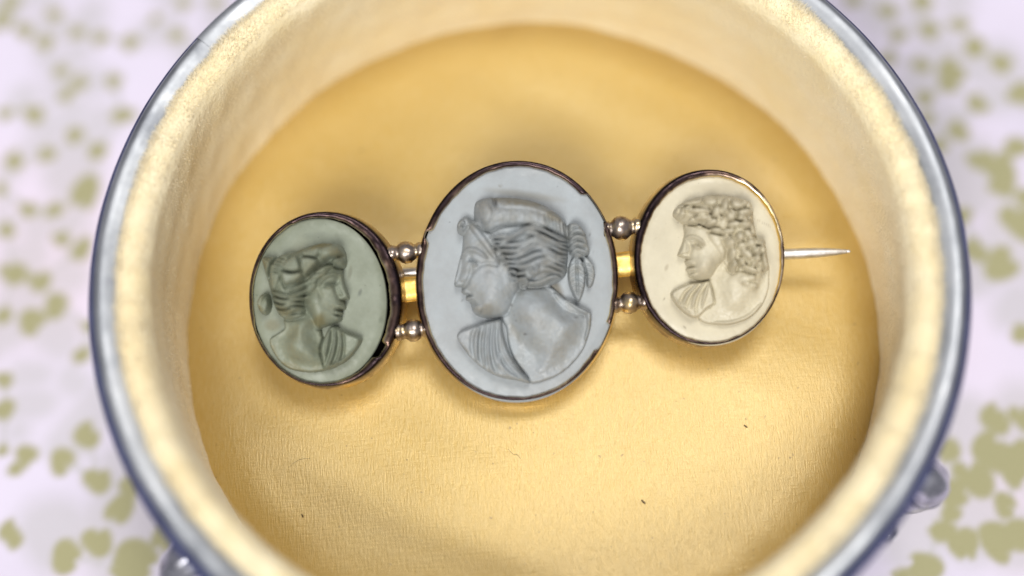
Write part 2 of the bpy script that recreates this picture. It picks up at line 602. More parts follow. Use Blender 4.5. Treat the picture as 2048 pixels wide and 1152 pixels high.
def to_uv(px, py, h=0.0):
    """photo pixel -> (u, v) on the brooch plane raised by h"""
    d = ray(px, py)
    t = ((B0 + BN * h - CAM) @ BN) / (d @ BN)
    q = CAM + d * t[..., None] - B0
    return np.stack([q @ BU, q @ BV], -1)


def uvh(u, v, h):
    u, v, h = np.broadcast_arrays(u, v, h)
    return B0 + u[..., None] * BU + v[..., None] * BV + h[..., None] * BN


def bpart(name, V, F, mat, attrs=None, parent=None, smooth=True):
    return mesh_obj(name, np.asarray(V) - BRO, F, mat, parent or brooch, smooth=smooth, attrs=attrs)


def ell(cx, cy, a, b, rot, th, n=2.0):
    c, s = np.cos(th), np.sin(th)
    x = a * np.sign(c) * np.abs(c) ** (2 / n)
    y = b * np.sign(s) * np.abs(s) ** (2 / n)
    r = math.radians(rot)
    return cx + x * math.cos(r) + y * math.sin(r), cy - (y * math.cos(r) - x * math.sin(r))


# ---- carving tools: a height map over photo pixels, laid on the stone's plane


class Carve:
    def __init__(self, off, sc, box_z, step=1.0):
        self.off, self.sc = off, sc
        x0, y0, x1, y1 = box_z
        self.x = np.arange(x0, x1, step * sc)
        self.y = np.arange(y0, y1, step * sc)
        self.X, self.Y = np.meshgrid(self.x, self.y)
        self.H = np.full(self.X.shape, -0.35)
        self.lab = np.zeros(self.X.shape, np.int8)
        self.stain = np.zeros(self.X.shape)
        self.dirt = np.zeros(self.X.shape)
        self.rng = np.random.default_rng(3)

    def win(self, P, pad):
        lo, hi = P.min(0) - pad, P.max(0) + pad
        i = np.searchsorted(self.y, [lo[1], hi[1]])
        j = np.searchsorted(self.x, [lo[0], hi[0]])
        return (slice(i[0], i[1]), slice(j[0], j[1]))

    def dist(self, P, w, closed):
        X, Y = self.X[w], self.Y[w]
        best = np.full(X.shape, 1e9)
        tt = np.zeros(X.shape)
        Q = np.vstack([P, P[:1]]) if closed else P
        n = len(Q) - 1
        for k in range(n):
            a, b = Q[k], Q[k + 1]
            ab = b - a
            l2 = ab @ ab + 1e-9
            t = np.clip(((X - a[0]) * ab[0] + (Y - a[1]) * ab[1]) / l2, 0, 1)
            d = np.hypot(X - a[0] - t * ab[0], Y - a[1] - t * ab[1])
            m_ = d < best
            best[m_] = d[m_]
            tt[m_] = (k + t[m_]) / n
        return best, tt

    def inside(self, P, w):
        X, Y = self.X[w], self.Y[w]
        ins = np.zeros(X.shape, bool)
        n = len(P)
        for k in range(n):
            (xa, ya), (xb, yb) = P[k], P[(k + 1) % n]
            if ya == yb:
                continue
            c = ((ya > Y) != (yb > Y)) & (X < (xb - xa) * (Y - ya) / (yb - ya) + xa)
            ins ^= c
        return ins

    def dome(self, pts, h, ramp, p=0.5, mode='max', lab=None, per=5, base=0.0, lift=None):
        P = catmull(pts, per)
        w = self.win(P, 3)
        d, _ = self.dist(P, w, True)
        ins = self.inside(P, w)
        t = np.clip(d / ramp, 0, 1)
        v = base + h * ((t * t * (3 - 2 * t)) if p == 's' else (1 - (1 - t) ** 2) ** p)
        if lift is not None:
            v = v + lift(self.X[w], self.Y[w]) * t
        if p == 's':
            big = np.zeros(self.X.shape)
            big[w] = np.where(ins, v, 0)
            v = self.blur(big, 5.0)[w]
            keep = self.lab[w] > 0
            self.H[w] += np.where(keep, v, 0)
            if lab:
                self.lab[w][ins] = lab
            return
        Hw = self.H[w]
        if mode == 'max':
            Hw[ins] = np.maximum(Hw[ins], v[ins])
        elif mode == 'set':
            Hw[ins] = v[ins]
        else:
            Hw[ins] += v[ins]
        if lab:
            self.lab[w][ins] = lab

    def oval(self, cx, cy, rx, ry, h, rot=0, mode='add', lab=None, p=0.5):
        th = np.linspace(0, 2 * math.pi, 18, endpoint=False)
        r = math.radians(rot)
        x, y = rx * np.cos(th), ry * np.sin(th)
        P = np.stack([cx + x * math.cos(r) - y * math.sin(r), cy + x * math.sin(r) + y * math.cos(r)], 1)
        self.dome(P, h, min(rx, ry), p=p, mode=mode, lab=lab, per=2)

    def ridge(self, pts, wd, h, taper=0.5, lab=None, per=5, prof=1.0, only=None):
        P = catmull(pts, per, False)
        w = self.win(P, wd + 2)
        d, t = self.dist(P, w, False)
        ww = wd * np.clip(np.sin(np.pi * np.clip(t, 0.02, 0.98)), 0.05, 1) ** taper
        v = h * np.clip(1 - (d / ww) ** 2, 0, 1) ** prof
        if only is not None:
            v = v * np.isin(self.lab[w], only)
        self.H[w] += v

    def groove(self, pts, wd, h, per=5, taper=0.3):
        P = catmull(pts, per, False)
        w = self.win(P, wd * 3)
        d, t = self.dist(P, w, False)
        amp = np.clip(np.sin(np.pi * np.clip(t, 0.03, 0.97)), 0, 1) ** taper
        self.H[w] -= h * amp * np.exp(-(d / wd) ** 2)

    def lock(self, pts, wd, h, strands=3, per=6):
        """a hair lock: a rounded ridge with combed strand grooves and a dark parting either side"""
        self.ridge(pts, wd, h, 0.6, per=per, prof=0.6)
        P = catmull(pts, per, False)
        T = np.gradient(P, axis=0)
        T /= np.linalg.norm(T, axis=1)[:, None] + 1e-9
        Nn = np.stack([-T[:, 1], T[:, 0]], 1)
        for s in np.linspace(-0.6, 0.6, strands):
            self.groove(P[::2] + Nn[::2] * s * wd, wd * 0.13, h * 0.16, per=2, taper=0.7)
        for s in (-1.05, 1.05):
            self.groove(P[::2] + Nn[::2] * s * wd, wd * 0.30, h * 0.22, per=2, taper=0.6)

    def curl(self, cx, cy, r, h, turns=1.1, start=0.0, sgn=1, wd=None):
        t = np.linspace(0, 1, 14)
        a = math.radians(start) + sgn * t * turns * 2 * math.pi
        rad = r * (1 - 0.75 * t)
        self.lock(np.stack([cx + rad * np.cos(a), cy + rad * np.sin(a)], 1), wd or r * 0.42, h, 2, 2)

    def mark(self, field, cx, cy, rx, ry, amt, rot=0, soft=0.6):
        r = math.radians(rot)
        dx, dy = self.X - cx, self.Y - cy
        u = (dx * math.cos(r) + dy * math.sin(r)) / rx
        v = (-dx * math.sin(r) + dy * math.cos(r)) / ry
        d = np.hypot(u, v) + 0.35 * noise2(self.X.shape, 7, int(cx + cy) % 997)
        k = amt * np.clip((1.15 - d) / soft, 0, 1)
        np.maximum(field, k, out=field)

    def blur(self, A, s):
        k = np.arange(-int(3 * s + 1), int(3 * s + 1) + 1)
        g = np.exp(-0.5 * (k / s) ** 2)
        g /= g.sum()
        n = len(k) // 2
        B = np.pad(A, n, mode='edge')
        B = sum(gk * B[:, i:i + A.shape[1]] for i, gk in enumerate(g))
        return sum(gk * B[i:i + A.shape[0], :] for i, gk in enumerate(g))

    def build(self, parent, mat, names, soft=1.0, rough=0.014, zscale=1.6, tint=(0.10, 0.22, 0.03)):
        H = self.blur(self.H, soft)
        Hp = np.maximum(H, 0.0)
        H = H + np.where(H > 0.04, 0.40 * (H - self.blur(Hp, 5.0)), 0.0).clip(-0.5, 0.3)
        H = H + np.where(self.lab == 2, 0.045, 0.02) * (noise2(H.shape, 9, 18) + 0.6 * noise2(H.shape, 4.5, 19)) * (H > 0.05)
        H += rough * noise2(H.shape, 5, 8) + rough * noise2(H.shape, 12, 9) + 0.4 * rough * noise2(H.shape, 2.2, 10)
        H = np.where(H > 0, H * zscale, H)
        uv = to_uv(self.off[0] + self.X / self.sc, self.off[1] + self.Y / self.sc)
        V = uvh(uv[..., 0], uv[..., 1], H)
        film = np.select([self.lab == 1, self.lab == 2, self.lab == 3], tint, 0.0)
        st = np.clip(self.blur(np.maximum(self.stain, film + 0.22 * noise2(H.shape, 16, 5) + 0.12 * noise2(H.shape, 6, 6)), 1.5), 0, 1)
        dt = np.clip(self.blur(self.dirt, 0.6), 0, 1)
        lab = self.lab.copy()
        keep = H > -0.12
        n_, m_ = H.shape
        idx = np.arange(n_ * m_).reshape(n_, m_)
        q = np.stack([idx[:-1, :-1], idx[1:, :-1], idx[1:, 1:], idx[:-1, 1:]], -1)
        kf = keep[:-1, :-1] | keep[1:, 1:] | keep[1:, :-1] | keep[:-1, 1:]
        # spread labels one ring outward so skirts belong to somebody
        L2 = lab.copy()
        for _ in range(5):
            for sh in ((0, 1), (0, -1), (1, 0), (-1, 0)):
                r2 = np.roll(L2, sh, (0, 1))
                L2 = np.where(L2 == 0, r2, L2)
        lf = L2[:-1, :-1]
        out = []
        for k, nm in names.items():
            f = q[kf & (lf == k)].reshape(-1, 4)
            if not len(f):
                continue
            used, inv = np.unique(f, return_inverse=True)
            o = bpart(nm, V.reshape(-1, 3)[used], inv.reshape(-1, 4), mat, parent=parent,
                      attrs={'stain': st.ravel()[used], 'dirt': dt.ravel()[used]})
            out.append(o)
        return out


NTH = 240
TH = np.linspace(0, 2 * math.pi, NTH, endpoint=False)     # 0 = right, counter-clockwise in the photo


def angd(deg):
    return np.degrees(np.angle(np.exp(1j * (TH - math.radians(deg)))))


def stone_disc(name, inner, mat, grow=1.02, marks=()):
    """flat oval plaque, slightly rounded at the edge, as wide as the lip plus what hides under it"""
    px, py = inner
    cx, cy = px.mean(), py.mean()
    fr = np.concatenate([np.linspace(0.02, 0.9, 45), np.linspace(0.91, 1.0, 10) ** 1, [1.0]])
    PX = cx + (px - cx)[None] * fr[:, None] * grow
    PY = cy + (py - cy)[None] * fr[:, None] * grow
    uv = to_uv(PX, PY)
    h = -0.28 * np.clip((fr - 0.86) / 0.14, 0, 1) ** 2
    h[-1] = -1.8
    Hh = h[:, None] + 0.012 * fnoise(PX * 0.08 + PY * 0.05, 3) + 0.01 * fnoise(PX * 0.21 - PY * 0.17, 4)
    V = uvh(uv[..., 0], uv[..., 1], Hh).reshape(-1, 3)
    F = grid_faces(len(fr), NTH, True)[:, ::-1].tolist()
    F = [f[::-1] for f in F]
    F.append(list(range(NTH)))
    st = np.zeros(PX.shape)
    dt = np.zeros(PX.shape)
    for (mx, my, rx, ry, rot, s_, d_) in marks:
        r = math.radians(rot)
        dx, dy = PX - mx, PY - my
        d = np.hypot((dx * math.cos(r) + dy * math.sin(r)) / rx, (-dx * math.sin(r) + dy * math.cos(r)) / ry)
        k = np.clip((1.1 - d) / 0.6, 0, 1)
        st = np.maximum(st, s_ * k)
        dt = np.maximum(dt, d_ * k)
    return bpart(name, V, F, mat, attrs={'stain': st.ravel(), 'dirt': dt.ravel()})


def bezel(outer, inner, depth, flare, seed, cut=None, wear_fn=None, lip_h=0.32):
    """tapering gilt collar whose thin rubbed-over lip holds the stone"""
    o = to_uv(*outer)
    i = to_uv(*inner)
    c = o.mean(0)
    wob = 0.05 * fnoise(TH * 7, seed) + 0.04 * fnoise(TH * 19, seed + 1)
    wid = np.linalg.norm(o - i, axis=1)
    dirn = (i - o) / wid[:, None]
    k = (wid + wob * 0.8)
    if cut is not None:
        k = k * (1 - cut)
    k = np.maximum(k, 0.12)
    rows, wear = [], []
    hl = lip_h + 0.03 * fnoise(TH * 9, seed + 2)
    if cut is not None:
        hl = hl * (1 - 0.55 * cut)
    ow = (o - c) / np.linalg.norm(o - c, axis=1)[:, None]
    n1 = 0.08 * fnoise(TH * 5, seed + 3) + 0.03 * fnoise(TH * 25, seed + 4)
    wfix = 0 if wear_fn is None else wear_fn

    def row(uv, h, w_):
        rows.append(uvh(uv[:, 0], uv[:, 1], h * np.ones(NTH)))
        wear.append(w_ + n1 + wfix)
    row(o + ow * (flare - 0.8), -depth + 0 * hl, 0.80)
    row(o + ow * flare, -depth + 0.1 + 0 * hl, 0.82)
    row(o + ow * (flare * 0.95), -depth + 0.5 + 0 * hl, 0.72)
    row(o + ow * (flare * 0.55), -depth * 0.55 + 0 * hl, 0.66)
    row(o + ow * (flare * 0.14), -0.75 + 0 * hl, 0.42)
    row(o, -0.25 + hl * 0.2, 0.10)
    row(o + dirn * (k * 0.10)[:, None], hl * 0.72, 0.04)
    row(o + dirn * (k * 0.32)[:, None], hl, 0.08)
    row(o + dirn * (k * 0.62)[:, None], hl * 1.0, 0.17)
    row(o + dirn * (k * 0.84)[:, None], hl * 0.8, 0.46)
    row(o + dirn * (k * 0.96)[:, None], hl * 0.5, 0.70)
    row(o + dirn * (k * 1.0)[:, None], hl * 0.15, 0.58)
    row(o + dirn * (k * 0.97)[:, None], -0.5 + 0 * hl, 0.0)
    row(o + dirn * (k * 0.5)[:, None], -1.4 + 0 * hl, 0.0)
    row(o + dirn * (k + 2.5)[:, None], -1.6 + 0 * hl, -0.2)
    V = np.array(rows).reshape(-1, 3)
    F = grid_faces(len(rows), NTH, True).tolist()
    # back plate closes the setting
    nb = len(V)
    back = uvh(o[:, 0] + ow[:, 0] * (flare - 0.5), o[:, 1] + ow[:, 1] * (flare - 0.5), -depth + 0.02)
    F.append(list(range(NTH)))
    return bpart('bezel', V, F, BEZEL, attrs={'wear': np.array(wear).ravel()})


# ---- settings
g = lambda deg, wd: np.exp(-(angd(deg) / wd) ** 2)
# centre stone
oc = ell(1034, 561, 202, 240, 2, TH, 2.04)
ic = ell(1035.5, 564.5, 189, 230.5, 2, TH, 2.03)
cut_c = np.clip(1.3 * (np.clip((11 - np.abs(angd(39))) / 2, 0, 1) + np.clip((3.2 - np.abs(angd(159))) / 1.2, 0, 1) + np.clip((8 - np.abs(angd(-26))) / 2, 0, 1)), 0, 0.8)
wear_c = 0.10 * g(200, 40) + 0.16 * g(-10, 50) - 0.05 * g(100, 40) + 0.10 * g(-60, 30)
cam_c = stone_disc('cameo', ic, STONE_C, 1.045, marks=[
    (1130, 455, 7, 3, 0, 0, 0.25), (1178, 392, 3, 1.5, 20, 0, 0.7), (925, 600, 3, 2, 0, 0, 0.5), (1000, 372, 5, 2, 0, 0.4, 0.2), (1180, 470, 4, 1, 10, 0, 0.6),
    (1108, 575, 26, 14, 50, 0.9, 0.25), (1118, 590, 24, 5, 42, 0.5, 0.85), (1050, 390, 90, 9, 8, 0.45, 0), (1185, 505, 2, 2, 0, 0, .6), (870, 610, 2, 2, 0, 0, .6)])
bez = bezel(oc, ic, 3.6, 0.32, 3, cut_c, wear_c)
# left stone: sits low and to the left inside a wider collar
ol = ell(651, 598, 152.5, 175, -2, TH, 2.05)
il = ell(642.5, 601, 137, 165.5, -2, TH, 2.05)
sl = ell(639, 602, 133.5, 166, -2, TH, 2.04)
wear_l = 0.20 * g(-75, 10) + 0.15 * g(180, 25) + 0.12 * g(-15, 16) - 0.05 * g(60, 40)
cut_l = np.clip(0.9 * np.clip((7 - np.abs(angd(-38))) / 3, 0, 1), 0, 0.5)
cam_l = stone_disc('cameo', sl, STONE_L, 1.0, marks=[(720, 585, 4, 9, 20, 0, 0.5), (762, 640, 6, 6, 0, 0, 0.2), (700, 545, 5, 16, 10, 0.2, 0.25), (630, 470, 30, 8, -10, 0, 0.16), (545, 650, 18, 14, 0, 0.5, 0.15), (590, 560, 30, 90, 10, 0.3, 0)])
bezel(ol, il, 3.4, 0.32, 13, cut_l, wear_l)
# right stone
orr = ell(1418.5, 514, 150.5, 175.5, 1, TH, 2.05)
ir = ell(1422, 519, 138.5, 165, 1, TH, 2.05)
wear_r = 0.62 * g(30, 42) + 0.12 * g(-30, 40) - 0.08 * g(150, 40)
cam_r = stone_disc('cameo', ir, STONE_R, 1.045, marks=[
    (1435, 375, 55, 14, 0, 0.55, 0), (1368, 655, 5, 2, 10, 0, 0.7), (1328, 598, 2.5, 2.5, 0, 0, 0.7), (1355, 445, 2, 2, 0, 0, 0.6), (1525, 445, 24, 1.2, 26, 0.5, 0.2), (1333, 535, 4, 8, 20, 0.8, 0.1), (1310, 478, 3, 2, 0, 0, .4), (1330, 660, 40, 12, 40, 0.3, 0), (1545, 560, 8, 60, 0, 0.3, 0)])
bezel(orr, ir, 3.4, 0.32, 23, None, wear_r)

# ---- centre bust, facing left
C = Carve((820, 300), 975 / 440., (175, 180, 835, 1060))
SK, HR, DR = 1, 2, 3
# chest and shoulder
C.dome([(405, 745), (425, 790), (432, 850), (455, 920), (500, 990), (530, 1034), (600, 1024), (680, 984), (750, 914), (788, 840), (803, 742), (790, 714), (740, 692), (690, 658), (620, 600), (560, 560), (430, 560), (400, 640)], 0.34, 16, lab=SK)
C.dome([(428, 750), (450, 800), (492, 868), (545, 935), (560, 1005), (640, 985), (730, 905), (772, 830), (792, 742), (740, 700), (690, 668), (615, 612), (540, 600), (440, 640)], 1.0, 120, mode='add', p='s')
C.dome([(600, 680), (700, 700), (770, 740), (765, 830), (700, 900), (620, 900), (580, 800)], 0.45, 110, mode='add', p='s')
C.ridge([(690, 668), (745, 700), (790, 726), (794, 780), (775, 840)], 18, 0.3)
C.ridge([(640, 640), (700, 690), (780, 725)], 22, 0.25)
C.dome([(405, 735), (440, 790), (490, 868), (560, 900), (640, 820), (680, 690), (620, 600), (500, 560), (420, 640)], 0.45, 90, mode='add', p='s')
# drapery
C.dome([(210, 815), (300, 775), (370, 755), (405, 755), (412, 800), (425, 850), (445, 905), (485, 970), (535, 1032), (470, 1022), (385, 1003), (300, 950), (240, 882)], 0.85, 16, lab=DR, mode='set', lift=lambda x, y: 0.15 * np.clip((x - 250) / 150, 0, 1))
for k, ln in enumerate([[(290, 790), (275, 840), (278, 900), (295, 940)], [(325, 775), (312, 840), (312, 920), (330, 965)], [(348, 765), (335, 850), (338, 930), (358, 985)], [(368, 762), (358, 850), (365, 930), (390, 1000)], [(388, 762), (383, 840), (395, 910), (430, 975), (480, 1022)]]):
    C.groove(ln, 7, 0.16 + 0.05 * (k % 2))
for ln in [[(306, 785), (294, 850), (298, 940)], [(338, 775), (325, 860), (332, 960)], [(358, 768), (348, 860), (355, 960), (378, 1000)], [(378, 765), (372, 850), (382, 930), (420, 1000)], [(398, 765), (398, 850), (412, 905), (450, 965), (515, 1026)]]:
    C.ridge(ln, 10, 0.16)
C.ridge([(396, 900), (405, 950), (440, 990), (490, 1022)], 12, 0.32)
C.groove([(414, 800), (424, 860), (446, 912), (488, 972), (534, 1030)], 5, 0.16)
C.ridge([(212, 825), (245, 890), (305, 955), (385, 1003)], 8, 0.22)
# head and face
C.dome([(240, 340), (235, 390), (229, 450), (221, 482), (210, 535), (196, 590), (203, 608), (227, 612), (226, 628), (240, 642), (247, 648), (247, 664), (262, 676), (271, 690), (279, 715), (300, 737), (340, 748), (400, 744), (440, 720), (480, 640), (520, 560), (520, 420), (400, 330), (300, 310)], 1.55, 95, p=0.62, lab=SK, per=4, base=0.14)
C.dome([(284, 562), (302, 535), (340, 516), (392, 524), (432, 570), (445, 640), (415, 705), (350, 738), (306, 722), (300, 680), (286, 620)], 0.34, 85, mode='add', p='s')
C.groove([(276, 566), (296, 534), (340, 512), (392, 520)], 9, 0.16)
C.ridge([(232, 470), (258, 450), (300, 458), (345, 490)], 13, 0.26)
C.ridge([(225, 490), (212, 540), (202, 588)], 13, 0.28)
C.groove([(270, 480), (276, 530), (262, 580), (246, 608)], 9, 0.24)
C.groove([(262, 492), (285, 500), (310, 512)], 7, 0.24)
C.ridge([(262, 505), (280, 512), (300, 520)], 8, 0.16)
C.ridge([(204, 598), (220, 602), (238, 600)], 9, 0.22)
C.groove([(206, 614), (226, 617), (250, 612)], 4, 0.22)
C.ridge([(230, 632), (246, 634), (266, 638)], 8, 0.22)
C.groove([(238, 647), (256, 649), (278, 650)], 4.5, 0.34)
C.ridge([(248, 660), (262, 660), (280, 662)], 8, 0.22)
C.groove([(254, 676), (270, 676), (292, 684)], 6, 0.22)
C.oval(298, 712, 24, 24, 0.28)
C.groove([(330, 745), (390, 742), (430, 725)], 7, 0.2)
# hair mass
C.dome([(285, 248), (300, 226), (350, 212), (450, 211), (540, 225), (620, 260), (680, 308), (698, 345), (702, 420), (700, 500), (688, 560), (620, 606), (500, 624), (468, 600), (440, 560), (400, 520), (350, 450), (292, 372), (282, 300)], 2.15, 125, lab=HR, p=0.7)
C.dome([(212, 322), (246, 296), (282, 318), (340, 400), (385, 470), (392, 510), (360, 496), (320, 455), (270, 385), (236, 386), (210, 362)], 1.05, 34, lab=HR, p=0.7)
C.curl(233, 338, 24, 0.26, 1.1, 0)
C.curl(228, 366, 15, 0.2, 1.0, 90)
C.lock([(262, 330), (300, 375), (345, 435), (392, 505)], 17, 0.26)
# stephane band, knob and ribs
C.dome([(283, 248), (300, 225), (350, 211), (450, 210), (540, 224), (620, 259), (682, 308), (699, 350), (692, 396), (610, 366), (520, 346), (410, 352), (352, 372), (296, 342)], 0.34, 40, mode='add', p='s')
C.dome([(385, 226), (450, 222), (540, 238), (615, 272), (672, 318), (676, 338), (600, 300), (520, 276), (400, 268)], 0.14, 20, mode='add')
C.oval(336, 288, 30, 56, 0.34, -6)
C.oval(300, 290, 16, 44, 0.16, -10)
C.groove([(372, 214), (374, 240), (382, 266)], 8, 0.5)
C.groove([(300, 345), (352, 374), (410, 354), (520, 348), (610, 368), (692, 398)], 7, 0.42)
for k in range(6):
    x = 604 + k * 16
    C.groove([(x - 6, 300 + k * 7), (x - 2, 335 + k * 5), (x + 4, 368 + k * 5)], 3.6, 0.26)
for k in range(7):
    x = 400 + k * 30
    C.groove([(x, 270 + k * 2), (x - 10, 310 + k * 2), (x - 8, 340)], 5, 0.05)
# waves of hair
wr = np.random.default_rng(17)
for k in range(10):
    f = k / 9.0
    p0 = np.array([356 + 104 * f, 398 + 196 * f ** 1.1])
    p1 = np.array([700 - 34 * f ** 2, 405 + 165 * f])
    ts = np.linspace(0, 1, 9)
    ln = p0 + (p1 - p0) * ts[:, None]
    amp = (15 + 6 * wr.uniform()) * np.sin(np.pi * np.clip(ts, 0, 1)) ** 0.5
    ln[:, 1] += amp * np.sin(ts * (9.0 - 3.2 * f) + 0.9 * math.sin(k * 1.9) + wr.uniform(-0.5, 0.5)) - 26 * np.sin(np.pi * ts) * (1 - f)
    C.lock(ln, 14.5, 0.40, 2, 4)
for (x, y, r, st, sg) in [(500, 598, 25, 200, 1), (452, 560, 21, 30, -1), (410, 500, 21, 120, 1), (545, 540, 24, 300, 1), (380, 452, 18, 0, -1)]:
    C.curl(x, y, r, 0.36, 0.9, st, sg)
# knot of hair with hanging ivy leaves
C.dome([(697, 336), (738, 327), (772, 362), (790, 420), (796, 458), (770, 478), (735, 482), (706, 462), (697, 400)], 1.2, 22, lab=HR, p=0.6)
for y in (352, 378, 408, 436, 460):
    C.groove([(702, y + 22), (735, y), (785, y + 16)], 5, 0.22)
    C.ridge([(704, y + 34), (738, y + 12), (788, y + 28)], 9, 0.16)
C.dome([(733, 468), (766, 500), (778, 560), (770, 628), (744, 676), (712, 625), (697, 560), (706, 500)], 0.85, 14, lab=HR, p=0.6)
C.groove([(737, 478), (738, 560), (742, 655)], 4, 0.3)
C.dome([(768, 466), (808, 505), (820, 556), (806, 606), (782, 606), (778, 545), (764, 500)], 0.7, 12, lab=HR, p=0.6)
for k in range(6):
    y = 500 + k * 25
    C.groove([(710, y + 14), (724, y + 2), (737, y)], 3.2, 0.16)
    C.groove([(739, y), (754, y + 4), (768, y + 18)], 3.2, 0.16)
for k in range(4):
    y = 508 + k * 21
    C.groove([(772, y), (790, y + 4), (806, y + 14)], 3.2, 0.16)
# brown film and specks; first mark also paints in the hair top's shading
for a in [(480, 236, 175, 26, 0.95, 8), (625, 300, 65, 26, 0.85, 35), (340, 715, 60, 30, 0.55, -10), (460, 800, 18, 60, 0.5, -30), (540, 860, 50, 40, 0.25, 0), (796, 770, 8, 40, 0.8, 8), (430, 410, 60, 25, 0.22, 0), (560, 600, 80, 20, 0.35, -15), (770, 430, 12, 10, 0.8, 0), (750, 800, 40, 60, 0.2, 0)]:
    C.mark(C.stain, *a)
for a in [(450, 690, 5, 8, 0.6), (570, 715, 5, 4, 0.55), (512, 818, 9, 5, 0.7), (470, 760, 4, 6, 0.6), (735, 745, 9, 4, 0.5), (762, 744, 5, 3, 0.4), (462, 735, 4, 4, 0.5), (680, 650, 30, 7, 0.5, 40), (345, 830, 3, 14, 0.35), (380, 790, 2, 8, 0.4), (455, 945, 4, 3, 0.8), (382, 245, 7, 12, 0.45)]:
    C.mark(C.dirt, *a)
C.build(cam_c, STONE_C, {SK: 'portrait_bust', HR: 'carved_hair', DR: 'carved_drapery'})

# ---- left bust, facing right
C = Carve((480, 400), 1122 / 380., (85, 225, 760, 1060))
C.dome([(262, 690), (262, 755), (205, 795), (178, 818), (182, 868), (232, 950), (300, 1001), (420, 1021), (540, 1000), (600, 960), (560, 860), (492, 800), (490, 740), (470, 650), (350, 600)], 0.48, 20, lab=SK)
C.dome([(275, 700), (280, 770), (240, 840), (270, 930), (340, 985), (430, 1000), (505, 970), (500, 880), (470, 800), (470, 700), (400, 650)], 1.1, 110, mode='add', p='s')
C.groove([(186, 812), (225, 785), (262, 762)], 7, 0.25)
# drapery
C.dome([(478, 880), (498, 808), (530, 752), (572, 744), (640, 778), (722, 814), (702, 872), (640, 946), (560, 992), (506, 1002), (488, 945)], 0.85, 24, lab=DR, mode='set')
C.groove([(575, 748), (640, 780), (716, 812)], 9, 0.5)
for ln in [[(555, 770), (550, 840), (530, 920), (508, 990)], [(590, 775), (588, 850), (575, 920), (545, 985)], [(612, 780), (622, 850), (615, 920), (600, 960)]]:
    C.groove(ln, 7, 0.26)
for ln in [[(540, 775), (525, 850), (515, 920)], [(572, 765), (570, 850), (552, 930), (530, 985)], [(602, 775), (606, 850), (598, 920), (572, 975)]]:
    C.ridge(ln, 11, 0.3)
C.ridge([(530, 985), (590, 965), (650, 925), (695, 868), (712, 825)], 10, 0.35)
C.groove([(482, 878), (500, 810), (532, 756)], 8, 0.22)
# head
C.dome([(600, 405), (612, 440), (616, 480), (630, 522), (650, 580), (640, 590), (622, 594), (620, 612), (630, 634), (622, 648), (606, 656), (612, 672), (604, 688), (606, 705), (588, 722), (540, 742), (490, 760), (460, 764), (420, 700), (380, 600), (400, 420), (500, 360)], 1.45, 110, p=0.62, lab=SK, per=4, base=0.18)
C.dome([(400, 560), (470, 545), (520, 590), (545, 650), (530, 715), (470, 745), (420, 700), (390, 630)], 0.34, 75, mode='add', p='s')
C.ridge([(606, 450), (560, 448), (510, 478), (485, 520)], 13, 0.28)
C.ridge([(604, 440), (616, 500), (640, 575)], 15, 0.32)
C.groove([(590, 470), (575, 510), (588, 560), (606, 592)], 13, 0.30)
C.groove([(575, 500), (545, 502), (515, 518)], 10, 0.34)
C.ridge([(562, 520), (538, 524), (520, 532)], 8, 0.2)
C.groove([(500, 500), (486, 540), (500, 580)], 12, 0.14)
C.groove([(640, 592), (616, 597), (596, 594)], 5, 0.3)
C.ridge([(628, 578), (612, 586), (600, 582)], 9, 0.22)
C.ridge([(628, 632), (610, 630), (588, 636)], 9, 0.26)
C.groove([(618, 654), (600, 655), (578, 652)], 6, 0.45)
C.ridge([(610, 672), (596, 671), (580, 668)], 8, 0.24)
C.groove([(606, 690), (588, 688), (570, 680)], 6, 0.26)
C.oval(588, 706, 20, 18, 0.25)
C.groove([(585, 728), (530, 752), (470, 768)], 8, 0.3)
# hair and ivy crown
C.dome([(132, 348), (180, 335), (232, 330), (320, 310), (400, 275), (480, 255), (560, 257), (606, 274), (630, 322), (633, 385), (606, 412), (540, 400), (480, 470), (430, 520), (415, 600), (400, 690), (330, 714), (244, 692), (205, 630), (188, 560), (165, 480)], 2.0, 125, lab=HR, p=0.7)
C.dome([(132, 348), (180, 338), (216, 345), (205, 420), (175, 470), (150, 420)], 0.12, 20, mode='add')
C.groove([(228, 335), (214, 380), (184, 450), (178, 470)], 11, 0.62)
C.dome([(246, 330), (318, 315), (300, 380), (268, 470), (232, 540), (196, 520), (200, 450)], 0.36, 26, mode='add')
for k in range(5):
    C.groove([(232 - k * 5 + 8, 348 + k * 21), (256 - k * 5 + 8, 358 + k * 21), (282 - k * 6 + 8, 362 + k * 21)], 4.2, 0.30)
for P, v in [([(384, 322), (440, 292), (496, 292), (494, 330), (470, 352), (400, 344)], None),
             ([(392, 352), (470, 362), (484, 380), (440, 440), (404, 462), (392, 400)], None),
             ([(284, 420), (300, 372), (350, 335), (380, 380), (386, 424), (340, 440)], None),
             ([(280, 442), (340, 446), (392, 440), (394, 470), (350, 510), (310, 520), (288, 490)], None),
             ([(500, 300), (560, 276), (606, 296), (606, 340), (540, 356), (500, 372)], None),
             ([(552, 372), (596, 352), (628, 362), (626, 396), (590, 404)], None)]:
    C.dome(P, 0.55, 18, mode='add', p=0.6)
C.groove([(390, 346), (440, 352), (492, 344)], 5, 0.12)
C.groove([(284, 432), (340, 440), (394, 432)], 5, 0.12)
C.groove([(300, 520), (380, 490), (440, 440), (500, 388), (560, 352), (612, 340)], 9, 0.45)
C.groove([(268, 470), (282, 510), (300, 545)], 6, 0.25)
C.ridge([(320, 545), (400, 510), (470, 450), (540, 400), (600, 372)], 16, 0.24)
